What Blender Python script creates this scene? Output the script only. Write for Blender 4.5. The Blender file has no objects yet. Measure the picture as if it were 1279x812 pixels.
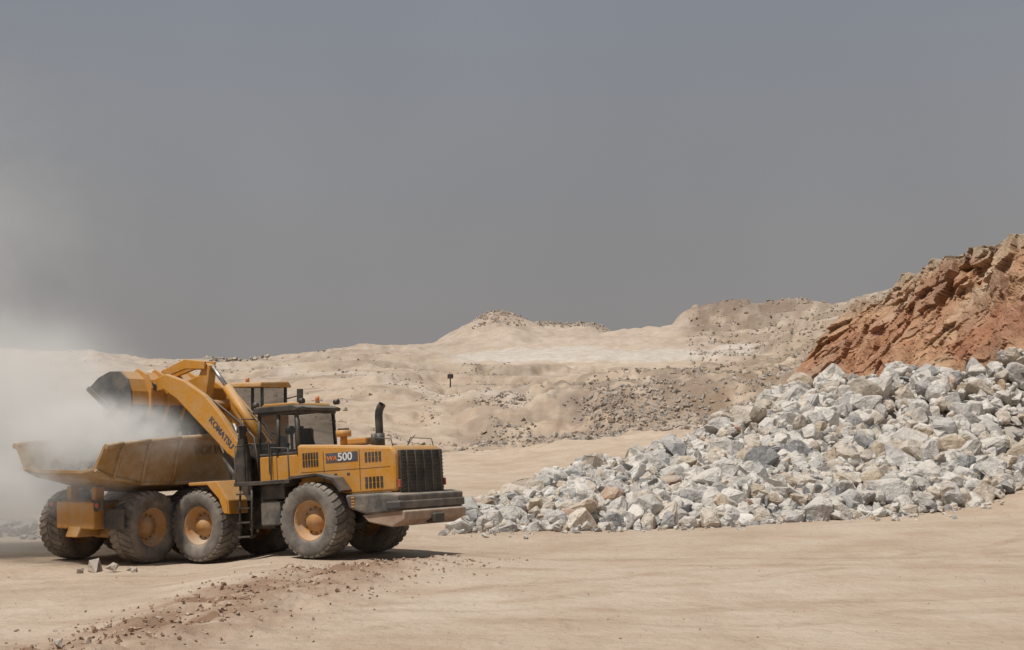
import bpy, bmesh, math, random
import numpy as np
from mathutils import Vector, Matrix
random.seed(7); rng=np.random.default_rng(11)
scene=bpy.context.scene
R=math.radians
# ---------------------------------------------------------------- camera / light
cam=bpy.data.cameras.new("camera"); co=bpy.data.objects.new("camera",cam); scene.collection.objects.link(co)
co.location=(0,0,3.0); co.rotation_euler=(R(90+4.52),0,0); cam.lens=49.45; cam.sensor_width=36
cam.clip_start=0.1; cam.clip_end=12000; scene.camera=co
try:
    scene.view_settings.view_transform='Standard'; scene.view_settings.look='None'; scene.view_settings.exposure=0
except Exception: pass
SUN_DIR=Vector((-0.50,-0.42,1.45)).normalized()
sl=bpy.data.lights.new("sun",'SUN'); so=bpy.data.objects.new("sun",sl); scene.collection.objects.link(so)
sl.energy=3.7; sl.angle=R(2.0); sl.color=(1.0,0.955,0.89)
so.rotation_euler=SUN_DIR.to_track_quat('Z','Y').to_euler()
w=bpy.data.worlds.new("World"); scene.world=w; w.use_nodes=True
nt=w.node_tree; nt.nodes.clear()
out=nt.nodes.new('ShaderNodeOutputWorld'); bg=nt.nodes.new('ShaderNodeBackground')
sky=nt.nodes.new('ShaderNodeTexSky'); sky.sky_type='NISHITA'; sky.sun_disc=False
sky.sun_elevation=math.asin(SUN_DIR.z); sky.sun_rotation=math.atan2(SUN_DIR.x,SUN_DIR.y)%(2*math.pi)
sky.dust_density=6; sky.air_density=1.0
hs=nt.nodes.new('ShaderNodeHueSaturation'); hs.inputs['Saturation'].default_value=0.35
nt.links.new(sky.outputs[0],hs.inputs['Color'])
tc=nt.nodes.new('ShaderNodeTexCoord'); sx=nt.nodes.new('ShaderNodeSeparateXYZ'); nt.links.new(tc.outputs['Generated'],sx.inputs[0])
rp=nt.nodes.new('ShaderNodeValToRGB'); nt.links.new(sx.outputs[2],rp.inputs[0])
rp.color_ramp.elements[0].position=0.0; rp.color_ramp.elements[0].color=(.290,.270,.258,1)
rp.color_ramp.elements[1].position=0.34; rp.color_ramp.elements[1].color=(.218,.242,.282,1)
e=rp.color_ramp.elements.new(0.14); e.color=(.260,.256,.260,1)
nz=nt.nodes.new('ShaderNodeTexNoise'); nz.inputs['Scale'].default_value=4; nz.inputs['Detail'].default_value=2
nt.links.new(tc.outputs['Generated'],nz.inputs['Vector'])
mr=nt.nodes.new('ShaderNodeMapRange'); mr.inputs[1].default_value=.3; mr.inputs[2].default_value=.7; mr.inputs[3].default_value=9.5; mr.inputs[4].default_value=10.5
nt.links.new(nz.outputs[0],mr.inputs[0])
vm=nt.nodes.new('ShaderNodeVectorMath'); vm.operation='SCALE'
nt.links.new(rp.outputs[0],vm.inputs[0]); nt.links.new(mr.outputs[0],vm.inputs['Scale'])
mx=nt.nodes.new('ShaderNodeMixRGB'); mx.inputs[0].default_value=0.9
nt.links.new(hs.outputs[0],mx.inputs[1]); nt.links.new(vm.outputs[0],mx.inputs[2])
nt.links.new(mx.outputs[0],bg.inputs[0]); bg.inputs[1].default_value=0.1
nt.links.new(bg.outputs[0],out.inputs[0])

# ---------------------------------------------------------------- noise helpers
def _h(ix,iy,s):
    n=(ix.astype(np.int64)*374761393+iy.astype(np.int64)*668265263+s*982451653)&0xffffffff
    n=((n^(n>>13))*1274126177)&0xffffffff
    n=((n^(n>>16))*2246822519)&0xffffffff
    return ((n^(n>>15))&0xffffff)/float(0xffffff)
def vn(x,y,s=0):
    xi=np.floor(x);yi=np.floor(y);fx=x-xi;fy=y-yi
    fx=fx*fx*(3-2*fx);fy=fy*fy*(3-2*fy)
    a=_h(xi,yi,s);b=_h(xi+1,yi,s);c=_h(xi,yi+1,s);d=_h(xi+1,yi+1,s)
    return (a*(1-fx)+b*fx)*(1-fy)+(c*(1-fx)+d*fx)*fy
def fbm(x,y,o=4,s=0):
    v=0;a=.5;t=0
    for i in range(o):
        v=v+a*(vn(x,y,s+i*17)-.5);t+=a;a*=.5;x=x*2.03+3.1;y=y*2.03+1.7
    return v/t*2
def ss(a,b,x):
    t=np.clip((x-a)/(b-a),0,1);return t*t*(3-2*t)
def worley(x,y,s=0):
    xi=np.floor(x);yi=np.floor(y);best=np.full(x.shape,1e9);r=np.zeros(x.shape);lx=np.zeros(x.shape);ly=np.zeros(x.shape);r2=r.copy();r3=r.copy()
    for dx in(-1,0,1):
        for dy in(-1,0,1):
            cx=xi+dx;cy=yi+dy;px=cx+_h(cx,cy,s);py=cy+_h(cx,cy,s+5)
            d=(px-x)**2+(py-y)**2;m=d<best
            best=np.where(m,d,best);r=np.where(m,_h(cx,cy,s+9),r);r2=np.where(m,_h(cx,cy,s+12),r2);r3=np.where(m,_h(cx,cy,s+13),r3)
            lx=np.where(m,x-px,lx);ly=np.where(m,y-py,ly)
    return r+(r2-.5)*lx*1.4+(r3-.5)*ly*1.4, r

# ---------------------------------------------------------------- terrain survey (bearing x distance -> sight elevation)
YK=[70,90,108,150,172,190,230,280,325,400,520]
cols={
-1500:[620,603,592,565,545,530,505,480,462,450,460],
-400:[620,603,592,565,545,530,505,478,460,446,452],
0:  [620,603,592,565,545,525,500,475,455,439,446],
120:[620,603,592,565,545,525,500,475,452,437,446],
170:[620,603,592,565,545,525,500,475,458,447,452],
300:[620,603,592,565,540,520,500,478,462,451,458],
400:[620,603,592,566,540,515,490,465,450,440,448],
470:[620,603,592,566,545,515,480,455,442,431,436],
560:[620,603,592,567,556,520,492,470,446,427,433],
640:[620,603,592,562,548,505,487,468,443,419,427],
700:[620,603,590,549,540,496,482,466,440,418,425],
760:[620,603,588,547,538,492,478,462,437,416,421],
800:[620,603,585,545,534,490,476,460,438,414,419],
870:[620,603,580,541,528,488,472,458,438,408,412],
950:[620,600,570,520,500,478,464,450,434,402,406],
1010:[620,585,540,480,468,452,440,424,408,393,398],
1080:[590,550,490,438,428,420,406,392,382,371,376],
1150:[590,500,400,370,365,362,360,357,355,354,358],
1210:[570,430,360,345,340,338,336,334,334,334,336],
1279:[520,360,326,314,312,312,310,310,310,310,314],
1600:[400,260,225,220,220,220,220,220,220,220,225],
2600:[400,260,225,220,220,220,220,220,220,220,225]}
CU=sorted(cols); CT=np.array([(u-640)/1757 for u in CU])
TAB=np.array([[3+(545-v)/1757*YK[i] for i,v in enumerate(cols[u])] for u in CU])
def H(X,Y,rough=True):
    X=np.asarray(X,float);Y=np.asarray(Y,float)
    far=ss(75,180,Y)
    rt=1-.7*ss(.22,.30,X/np.maximum(Y,40))
    Yw=Y+far*rt*(fbm(X/26,Y/26,3,40)*13+fbm(X/8,Y/8,2,41)*4)
    Yc=np.maximum(Y,40)
    t=X/Yc+far*rt*fbm(X/40+9,Y/40,3,50)*.018
    ks=[np.interp(t,CT,TAB[:,i]) for i in range(len(YK))]
    ys=[50]+YK+[800,1500,9000]; zs=[np.zeros_like(X)]+ks+[ks[-1]*.4,np.zeros_like(X),np.zeros_like(X)]
    z=np.zeros_like(X)
    for i in range(len(ys)-1):
        m=(Yw>=ys[i])&(Yw<ys[i+1]); f=(Yw-ys[i])/(ys[i+1]-ys[i])
        z=np.where(m,zs[i]*(1-f)+zs[i+1]*f,z)
    def bump(u,Yb,w,d,a,p=2,flat=0):
        xb=(u-640)/1757*Yb
        r=np.sqrt(((X-xb)/w)**2+((Y-Yb)/d)**2)
        r=r+fbm(X/7,Y/7,3,int(u))*.12
        return a*np.clip(1-(np.clip(r-flat,0,None)/(1-flat))**1.0,0,1)**p
    z=z+bump(618,410,20,40,6.6,1.2,.12)+bump(712,430,12.5,30,3.0,.5,.5)+bump(945,405,23,35,5.4,.55,.55)+bump(880,390,16,30,2.0,.8,.3)
    near=1-ss(50,75,Y)
    z=z-.30*ss(-5.4,-8.2,X)*near*ss(8,30,Y)
    xe=np.interp(Y,[0,12,20.7,23.4,29.3,35.9,42],[-9,-8,-5.8,-5.1,-3.7,-1.2,6])
    d=X-xe+fbm(X/2.2,Y/2.2,3,60)*.8
    z=z+near*(.10*ss(-.4,1.2,d)*(1-ss(36,42,Y))+.15*np.exp(-((d-.3)/1.0)**2)*(1-ss(31,38,Y)))
    z=z+near*.42*np.exp(-((Y-(41+.30*(X-8)))/4.5)**2)*ss(2,14,X)
    if rough:
        z=z+fbm(X/6,Y/6,3,70)*.10*(1-.5*far)+near*fbm(X/1.3,Y/1.3,3,71)*.028*(1-ss(25,45,Y))
        z=z+near*np.exp(-((d+.1)/1.9)**2)*(fbm(X/.6,Y/.6,3,72)*.22)*(1-ss(30,38,Y))
        z=z+far*rt*(fbm(X/9,Y/13,5,73)*1.0*(.35+vn(X/30,Y/30,77))+fbm(X/2.5,Y/3,3,74)*.42)
        emb=ss(150,165,Yw)*(1-ss(215,250,Yw))*ss(-.06,-.01,t)
        z=z+emb*fbm(X/4,Y/5,4,75)*2.1
        hill=ss(.10,.15,t)*ss(200,240,Y)
        tz=z/2.6+fbm(X/20,Y/20,3,78)*.6; fr=tz-np.floor(tz)
        z=z+hill*(ss(.55,.8,fr)-fr)*1.6
        mid=ss(215,240,Y)*(1-ss(292,300,Y))*ss(-.09,-.03,t)*(1-hill)
        tz=z/3.0+fbm(X/26,Y/26,3,79)*.5; fr=tz-np.floor(tz)
        z=z+mid*(ss(.6,.85,fr)-fr)*1.9
        lh=ss(170,190,Y)*(1-ss(-.10,-.03,t))
        tz=z/3.6+fbm(X/32,Y/32,3,80)*.6; fr=tz-np.floor(tz)
        z=z+lh*(ss(.5,.8,fr)-fr)*1.3
    return z
# ---------------------------------------------------------------- materials
def mat(name):
    m=bpy.data.materials.new(name); m.use_nodes=True
    return m,m.node_tree,m.node_tree.nodes['Principled BSDF']
def noise(nt,scale,detail=4,rough=.55,vec=None):
    n=nt.nodes.new('ShaderNodeTexNoise'); n.inputs['Scale'].default_value=scale;n.inputs['Detail'].default_value=detail;n.inputs['Roughness'].default_value=rough
    if vec is None:
        t=nt.nodes.new('ShaderNodeTexCoord'); vec=t.outputs['Object']
    nt.links.new(vec,n.inputs['Vector']); return n
def maprange(nt,src,a,b,c,d):
    m=nt.nodes.new('ShaderNodeMapRange')
    for i,v in enumerate((a,b,c,d)): m.inputs[i+1].default_value=v
    nt.links.new(src,m.inputs[0]); return m.outputs[0]
def mth(nt,op,a,b=0.0,c=None):
    m=nt.nodes.new('ShaderNodeMath');m.operation=op
    for i,v in enumerate((a,b) if c is None else (a,b,c)):
        if isinstance(v,(int,float)):m.inputs[i].default_value=v
        else: nt.links.new(v,m.inputs[i])
    return m.outputs[0]
def mixc(nt,fac,c1,c2,mode='MIX'):
    m=nt.nodes.new('ShaderNodeMixRGB'); m.blend_type=mode
    for i,v in enumerate((fac,c1,c2)):
        if isinstance(v,(int,float)): m.inputs[i].default_value=v
        elif isinstance(v,tuple): m.inputs[i].default_value=(*v,1)
        else: nt.links.new(v,m.inputs[i])
    return m.outputs[0]
def bump(nt,b,src,st,dist,prev=None):
    n=nt.nodes.new('ShaderNodeBump'); n.inputs['Strength'].default_value=st;n.inputs['Distance'].default_value=dist
    nt.links.new(src,n.inputs['Height'])
    if prev is not None: nt.links.new(prev,n.inputs['Normal'])
    nt.links.new(n.outputs[0],b.inputs['Normal']); return n.outputs[0]
DUST=(.46,.375,.28)
def paint(name,col,rough=.5,dust=.35,metal=0,dustcol=DUST,up_=.4):
    m,nt,b=mat(name)
    n=noise(nt,2.2,5,.65); f=maprange(nt,n.outputs[0],.38,.72,dust*.2,min(1,dust*1.9))
    n2=noise(nt,14,3); c0=mixc(nt,maprange(nt,n2.outputs[0],.35,.7,0,.3),col,tuple(x*.5 for x in col))
    g=nt.nodes.new('ShaderNodeNewGeometry'); s=nt.nodes.new('ShaderNodeSeparateXYZ'); nt.links.new(g.outputs['Normal'],s.inputs[0])
    up=maprange(nt,s.outputs[2],.3,.95,0,up_)
    ad=nt.nodes.new('ShaderNodeMath');ad.operation='ADD';ad.use_clamp=True
    nt.links.new(f,ad.inputs[0]);nt.links.new(up,ad.inputs[1])
    c=mixc(nt,ad.outputs[0],c0,dustcol)
    nt.links.new(c,b.inputs['Base Color']); b.inputs['Metallic'].default_value=metal
    nt.links.new(maprange(nt,ad.outputs[0],0,1,rough,.9),b.inputs['Roughness'])
    bump(nt,b,n2.outputs[0],.15,.01)
    return m
M_Y=paint("loader_yellow",(.57,.245,.012),.42,.20)
M_TY=paint("truck_yellow",(.50,.225,.02),.5,.32)
M_BED=paint("truck_bed_yellow",(.33,.17,.03),.6,.45)
M_RIM=paint("rim_orange",(.47,.20,.025),.6,.40)
M_BLK=paint("black_steel",(.016,.016,.018),.5,.12,0,DUST,.25)
M_CW=paint("counterweight_grey",(.045,.047,.05),.6,.24,0,DUST,.3)
M_CWD=paint("dusty_bumper",(.30,.19,.135),.7,.5)
M_ST=paint("bucket_steel",(.075,.08,.088),.45,.20,.3)
M_TYRE=paint("tyre_rubber",(.095,.087,.08),.9,.55,0,(.28,.24,.20))
M_TYRE2=paint("truck_tyre_rubber",(.09,.08,.07),.9,.65,0,(.29,.24,.195))
M_WH=paint("white_lettering",(.7,.7,.68),.6,.1)
M_BL=paint("blue_grey_lettering",(.05,.06,.09),.6,.1)
M_LT=paint("faded_lettering",(.13,.085,.045),.6,.35)
M_RED=paint("lamp_red",(.4,.02,.01),.4,.15)
M_OR=paint("beacon_orange",(.6,.16,.02),.3,.1)
M_CHR=paint("cylinder_rod_chrome",(.5,.5,.5),.25,.1,.9)
m,nt2,b=mat("cab_glass"); b.inputs['Base Color'].default_value=(.03,.035,.038,1);b.inputs['Roughness'].default_value=.06;b.inputs['Alpha'].default_value=.45;M_GL=m
# terrain
m,nt2,b=mat("quarry_ground"); M_G=m
at=nt2.nodes.new('ShaderNodeAttribute'); at.attribute_name='gcol'
n1=noise(nt2,.35,6,.68); n2=noise(nt2,5,5,.7); n3=noise(nt2,38,3,.7)
c=mixc(nt2,maprange(nt2,n1.outputs[0],.38,.62,0,1),at.outputs['Color'],mixc(nt2,1.0,at.outputs['Color'],(.85,.80,.76),'MULTIPLY'))
c=mixc(nt2,maprange(nt2,n2.outputs[0],.45,.8,0,.5),c,mixc(nt2,1.0,c,(.80,.75,.71),'MULTIPLY'))
c=mixc(nt2,maprange(nt2,n3.outputs[0],.58,.72,0,.5),c,mixc(nt2,1.0,c,(.66,.60,.56),'MULTIPLY'))
mp=nt2.nodes.new('ShaderNodeMapping'); tcn=nt2.nodes.new('ShaderNodeTexCoord'); nt2.links.new(tcn.outputs['Object'],mp.inputs[0])
mp.inputs['Rotation'].default_value=(0,0,R(22)); mp.inputs['Scale'].default_value=(.05,1.1,1)
n4=noise(nt2,1.0,4,.6,mp.outputs[0])
c=mixc(nt2,maprange(nt2,n4.outputs[0],.5,.68,0,.5),c,mixc(nt2,1.0,c,(.88,.84,.80),'MULTIPLY'))
sp=nt2.nodes.new('ShaderNodeSeparateXYZ'); nt2.links.new(tcn.outputs['Object'],sp.inputs[0])
nw=noise(nt2,.25,1,.5); wob=maprange(nt2,nw.outputs[0],.3,.7,-.7,.7)
tracks=None
for y0,a_,b_,wd in((25.5,.62,.012,.28),(27.6,.62,.012,.28),(21.8,.20,.006,.25),(23.6,.20,.006,.25),(31.5,.05,-.004,.3),(33.8,.05,-.004,.3),(18.6,-.12,.01,.22)):
    q1=mth(nt2,'MULTIPLY',sp.outputs[0],b_); q1=mth(nt2,'ADD',q1,a_); q1=mth(nt2,'MULTIPLY',q1,sp.outputs[0]); q1=mth(nt2,'ADD',q1,y0)
    dd=mth(nt2,'SUBTRACT',sp.outputs[1],q1); dd=mth(nt2,'ADD',dd,wob); dd=mth(nt2,'ABSOLUTE',dd)
    f_=maprange(nt2,dd,wd*.7,wd*1.35,1,0)
    tracks=f_ if tracks is None else mth(nt2,'MAXIMUM',tracks,f_)
nb=noise(nt2,.8,3,.7); tracks=mth(nt2,'MULTIPLY',tracks,maprange(nt2,nb.outputs[0],.38,.6,.1,1))
c=mixc(nt2,mth(nt2,'MULTIPLY',tracks,.6),c,mixc(nt2,1.0,c,(.78,.73,.68),'MULTIPLY'))
nt2.links.new(c,b.inputs['Base Color']); b.inputs['Roughness'].default_value=.95; b.inputs['Specular IOR Level'].default_value=.15
p=bump(nt2,b,nb.outputs[0],.5,.35); p=bump(nt2,b,n2.outputs[0],.55,.14,p); p=bump(nt2,b,n3.outputs[0],.6,.035,p)
# rocks
def rockmat(name,scale,amp,vein,top):
    m,nt,b=mat(name)
    a=nt.nodes.new('ShaderNodeAttribute'); a.attribute_name='gcol'
    n=noise(nt,scale,5,.65); n2=noise(nt,scale*4.5,4,.7)
    c=mixc(nt,maprange(nt,n.outputs[0],.45,.64,0,vein),a.outputs['Color'],mixc(nt,1.0,a.outputs['Color'],(.60,.575,.56),'MULTIPLY'))
    c=mixc(nt,maprange(nt,n2.outputs[0],.5,.72,0,.6),c,mixc(nt,1.0,c,(.70,.64,.56),'MULTIPLY'))
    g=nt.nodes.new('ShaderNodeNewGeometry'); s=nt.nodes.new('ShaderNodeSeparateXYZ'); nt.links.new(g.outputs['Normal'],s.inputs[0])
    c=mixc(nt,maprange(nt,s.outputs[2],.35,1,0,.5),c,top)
    nt.links.new(c,b.inputs['Base Color']); b.inputs['Roughness'].default_value=.9;b.inputs['Specular IOR Level'].default_value=.2
    p=bump(nt,b,n.outputs[0],.8,.25); bump(nt,b,n2.outputs[0],.8,amp*.4,p)
    return m
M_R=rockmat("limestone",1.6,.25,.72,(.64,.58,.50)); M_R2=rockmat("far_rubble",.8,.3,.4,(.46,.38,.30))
m,nt2,b=mat("cliff_rock"); M_C=m
at=nt2.nodes.new('ShaderNodeAttribute'); at.attribute_name='gcol'
n1=noise(nt2,.5,6,.7);n2=noise(nt2,2.6,5,.72)
c=mixc(nt2,maprange(nt2,n1.outputs[0],.38,.65,0,.7),at.outputs['Color'],mixc(nt2,1.0,at.outputs['Color'],(.74,.64,.57),'MULTIPLY'))
c=mixc(nt2,maprange(nt2,n2.outputs[0],.5,.7,0,.65),c,mixc(nt2,1.0,c,(.62,.54,.49),'MULTIPLY'))
nt2.links.new(c,b.inputs['Base Color']); b.inputs['Roughness'].default_value=.92;b.inputs['Specular IOR Level'].default_value=.2
p=bump(nt2,b,n1.outputs[0],.7,.4);bump(nt2,b,n2.outputs[0],.8,.2,p)

def mesh_np(name,V,F,mats,col=None,smooth=False,k=4):
    me=bpy.data.meshes.new(name); V=np.asarray(V,np.float32);F=np.asarray(F,np.int32)
    me.vertices.add(len(V)); me.vertices.foreach_set('co',V.ravel())
    me.loops.add(F.size); me.loops.foreach_set('vertex_index',F.ravel())
    me.polygons.add(len(F)); me.polygons.foreach_set('loop_start',np.arange(0,F.size,k,dtype=np.int32))
    me.polygons.foreach_set('loop_total',np.full(len(F),k,dtype=np.int32))
    me.update(calc_edges=True); me.validate()
    me.polygons.foreach_set('use_smooth',np.full(len(me.polygons),smooth))
    if col is not None:
        a=me.color_attributes.new('gcol','FLOAT_COLOR','POINT')
        a.data.foreach_set('color',np.hstack([col,np.ones((len(col),1))]).astype(np.float32).ravel())
    me.materials.append(mats)
    o=bpy.data.objects.new(name,me); scene.collection.objects.link(o); return o
# ---------------------------------------------------------------- ground sheet
ns=680
s=np.linspace(-1,1,ns); tt=.40*s+1.3*s**7
Yr=np.concatenate([np.linspace(-24,14,20)[:-1],14+ (np.exp(np.linspace(0,math.log(1+506/40),660))-1)*40,np.geomspace(540,9000,40)])
nr=len(Yr)
YY,TT=np.meshgrid(Yr,tt,indexing='ij'); XX=TT*(YY+25)
ZZ=H(XX,YY)
i=np.arange((nr-1)*ns).reshape(nr-1,ns)[:,:-1].ravel()
F=np.stack([i,i+1,i+ns+1,i+ns],1)
def groundcol(X,Y):
    t=X/np.maximum(Y,30)
    def L(c1,c2,f): return c1*(1-f[...,None])+c2*f[...,None]
    c=np.ones(X.shape+(3,))*np.array([.575,.475,.375])
    n=fbm(X/14,Y/14,4,200); n2=fbm(X/3.5,Y/5,4,201)
    c=L(c,np.array([.495,.39,.29]),np.clip(.35+n*.9,0,1)*.75)
    xe=np.interp(Y,[0,12,20.7,23.4,29.3,35.9,42],[-9,-8,-5.8,-5.1,-3.7,-1.2,6]); d=X-xe+fbm(X/2.2,Y/2.2,3,60)*.8
    wd=np.interp(Y,[18,24,34],[2.0,1.6,1.1])
    f=np.exp(-((d+.2)/wd)**2)*(1-ss(32,39,Y))*np.clip(.85+fbm(X/.9,Y/.9,3,203)*1.5,0,1)
    c=L(c,np.array([.30,.185,.12]),np.clip(f,0,1)*.95)
    lf=ss(-1.5,-3.5,d)*(1-ss(36,44,Y)); c=L(c,np.array([.41,.30,.215]),lf*np.clip(n2*1.8,0,1)*.75)
    emb=ss(150,162,Y+n*14)*(1-ss(225,265,Y+n*14))*ss(-.07,0,t+n*.03)
    c=L(c,np.array([.29,.23,.185]),emb*np.clip(.65+n2*1.4,0,1)*.92)
    hill=ss(.10,.16,t)*ss(110,170,Y)
    c=L(c,np.array([.31,.235,.17]),hill*np.clip(.6+n2*1.3,0,1)*.9)
    mid=ss(225,240,Y)*(1-ss(288,298,Y))*ss(-.09,-.02,t)
    c=L(c,np.array([.31,.245,.185]),mid*np.clip(.35+fbm(X/16,Y/3,4,211)*2.0,0,1)*.85)
    lefth=ss(130,170,Y)*(1-ss(-.08,0,t)); c=L(c,np.array([.47,.38,.29]),lefth*.6)
    c=L(c,np.array([.31,.245,.19]),lefth*np.clip(n2*1.6+fbm(X/40,Y/6,3,209)*1.3,0,1)*.7)
    road=ss(296,304,Y+n*6)*(1-ss(338,346,Y+n*6))*ss(-.055,-.03,t)*(1-ss(.165,.185,t))
    c=L(c,np.array([.62,.58,.52]),road*.75)
    r2=np.exp(-((Y-(206+X*-1.9+fbm(X/20,Y/20,2,215)*10))/5.5)**2)*ss(140,160,Y)*(1-ss(0,10,X)); c=L(c,np.array([.60,.54,.47]),r2*.6)
    mesa=ss(368,380,Y)*ss(.115,.135,t)*(1-ss(.20,.215,t)); c=L(c,np.array([.22,.145,.10]),mesa*np.clip(.75+n2,0,1)*.95)
    pk=ss(385,395,Y)*np.exp(-((t+.009)/.02)**4);c=L(c,np.array([.34,.25,.18]),pk*.8*np.clip(.6+n2,0,1))
    m2=np.exp(-((t-.041)/.027)**4)*ss(405,413,Y); c=L(c,np.array([.20,.155,.12]),m2*.95)
    painted_haze=ss(140,520,Y)*.38; c=L(c,np.array([.385,.355,.33]),painted_haze)  # distance haze painted into the ground colour, greyer the farther away
    return np.clip(c,0,1)
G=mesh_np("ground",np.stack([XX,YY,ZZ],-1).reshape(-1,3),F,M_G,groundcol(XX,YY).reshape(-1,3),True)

# ---------------------------------------------------------------- rock scatter machinery
def make_variants(n,pts,bev):
    out=[]
    while len(out)<n:
        bm=bmesh.new(); sc=[random.uniform(.75,1.15),random.uniform(.65,1.0),random.uniform(.55,.9)]
        for i in range(pts):
            v=Vector((random.uniform(-1,1),random.uniform(-1,1),random.uniform(-1,1)))
            mxx=max(abs(v.x),abs(v.y),abs(v.z)); L=v.length
            v=v/(mxx*.4+L*.6)*random.uniform(.82,1.05)
            bm.verts.new((v.x*sc[0],v.y*sc[1],v.z*sc[2]))
        r=bmesh.ops.convex_hull(bm,input=bm.verts)
        bmesh.ops.delete(bm,geom=[v for v in bm.verts if not v.link_faces],context='VERTS')
        bmesh.ops.dissolve_limit(bm,angle_limit=R(14),verts=bm.verts,edges=bm.edges)
        if bev:
            bmesh.ops.bevel(bm,geom=bm.edges[:],offset=bev,segments=1,affect='EDGES',clamp_overlap=True)
            bmesh.ops.triangulate(bm,faces=bm.faces[:])
            bmesh.ops.subdivide_edges(bm,edges=[e for e in bm.edges if e.calc_length()>.5],cuts=1)
            for v in bm.verts: v.co+=Vector((random.uniform(-1,1),random.uniform(-1,1),random.uniform(-1,1)))*.035
        bmesh.ops.triangulate(bm,faces=bm.faces[:]); bm.normal_update()
        bm.verts.index_update()
        V=np.array([v.co[:] for v in bm.verts]); Fc=np.array([[v.index for v in f.verts] for f in bm.faces])
        bm.free()
        if np.linalg.norm(V,axis=1).max()<1.35: out.append((V,Fc))
    return out
VA=make_variants(20,14,.09); VB=make_variants(8,10,0)
def scatter(name,P,S,C,m,var):
    Vs=[];Fs=[];Cs=[];off=0
    for p,sz,c in zip(P,S,C):
        V,Fc=var[rng.integers(len(var))]
        a=rng.normal(size=4);a/=np.linalg.norm(a);ww,x,y,z=a
        Rm=np.array([[1-2*(y*y+z*z),2*(x*y-z*ww),2*(x*z+y*ww)],[2*(x*y+z*ww),1-2*(x*x+z*z),2*(y*z-x*ww)],[2*(x*z-y*ww),2*(y*z+x*ww),1-2*(x*x+y*y)]])
        W=(V*sz)@Rm.T+p
        Vs.append(W);Fs.append(Fc+off);Cs.append(np.tile(c,(len(V),1)));off+=len(V)
    return mesh_np(name,np.vstack(Vs),np.vstack(Fs),m,np.vstack(Cs),False,3)
# main pile
A=np.linspace(0,1,8)
Bx=np.array([-1.7,1.4,4.5,8.2,12.2,17,22.5,31]);By=np.array([44.6,45.6,47.0,48.6,50.6,53.2,57,62])
Cx=np.array([-1.3,1.4,3.8,6.8,10.2,13.2,19.5,31]);Cy=np.array([46.8,50.5,54.5,58.5,62,65,67,70]);Cz=np.array([.5,1.2,1.8,2.6,3.8,5.0,6.0,7.3])
def pile(a,sv):
    bx=np.interp(a,A,Bx);by=np.interp(a,A,By);cx=np.interp(a,A,Cx);cy=np.interp(a,A,Cy);cz=np.interp(a,A,Cz)
    x=bx+(cx-bx)*sv;y=by+(cy-by)*sv
    h=np.where(sv<=1,cz*np.clip(sv,0,1)**.8,cz-(sv-1)*cz*1.2)
    h=h+fbm(x/3.2,y/3.2,3,300)*.75*np.clip(sv*2.5,0,1)*np.clip(cz/3,.3,1)
    return x,y,np.maximum(h,0)
N=6100; a=rng.random(N*2); sv=rng.random(N*2)*1.3-.02
wdt=np.hypot(np.interp(a,A,Cx)-np.interp(a,A,Bx),np.interp(a,A,Cy)-np.interp(a,A,By))
keep=rng.random(N*2)<wdt/wdt.max()*.95+.05; a=a[keep][:N];sv=sv[keep][:N]
x,y,h=pile(a,sv); g=H(x,y,False)
sz=np.clip(rng.lognormal(-1.17,.44,len(a)),.11,1.0)
sz*=np.interp(a,[0,.3,1],[.78,.92,1.08])
edge=np.clip(sv*5,0,1); 
P=np.stack([x,y,np.maximum(h,0)+sz*.15+g*(h<.8)+rng.uniform(-.1,.22,len(a))*edge],1)
pal=np.array([[.61,.58,.54],[.69,.65,.59],[.48,.465,.45],[.33,.33,.33],[.62,.54,.45],[.54,.44,.33],[.75,.72,.67],[.48,.33,.235]])
def pick(n,p): return pal[rng.choice(len(pal),n,p=p)]*rng.uniform(.82,1.1,(n,1))
C=pick(len(a),[.24,.20,.13,.08,.17,.06,.10,.02])
scatter("rock_pile",P,sz,C,M_R,VA)
na,nb=120,60
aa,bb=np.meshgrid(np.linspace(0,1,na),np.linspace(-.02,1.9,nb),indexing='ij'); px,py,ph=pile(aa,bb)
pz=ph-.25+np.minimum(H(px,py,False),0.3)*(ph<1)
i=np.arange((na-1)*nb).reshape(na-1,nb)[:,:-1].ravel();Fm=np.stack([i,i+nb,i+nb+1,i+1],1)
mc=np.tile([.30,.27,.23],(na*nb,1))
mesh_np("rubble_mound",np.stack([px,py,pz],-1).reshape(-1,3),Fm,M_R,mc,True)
P=[];S=[];Cc=[]
def clus(n,u0,u1,Y0,Y1,s0,s1,colp,patch=.0):
    u=rng.uniform(u0,u1,n);Yb=rng.uniform(Y0,Y1,n);X=(u-640)/1757*Yb
    k=vn(X/6,Yb/9,400)+rng.uniform(-.12,.12,n)>patch; X=X[k];Yb=Yb[k]
    s_=np.exp(rng.uniform(math.log(s0),math.log(s1),len(X)))*rng.uniform(.6,1,len(X)); z=H(X,Yb)
    P.extend(np.stack([X,Yb,z+s_*.05],1));S.extend(s_);Cc.extend(pick(len(X),colp)*.45+np.array([.15,.12,.09]))
cp=[.14,.08,.2,.16,.2,.14,.02,.06]; cb=[.05,.05,.1,.08,.27,.25,.0,.2]
clus(5200,590,850,166,208,.10,.6,cp,.46); clus(2600,700,890,150,190,.12,.7,cp,.42)
clus(2400,600,960,212,262,.12,.7,cp,.50); clus(3500,870,1060,112,210,.12,.75,cp,.42)
clus(3400,860,1130,212,400,.2,.9,cb,.42); clus(300,255,335,385,405,.4,1.5,cp,.3)
clus(2000,40,500,170,380,.12,.7,cb,.56); clus(400,590,665,392,425,.3,1.1,cb,.4);clus(350,665,760,405,440,.3,1.2,cb,.4)
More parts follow.
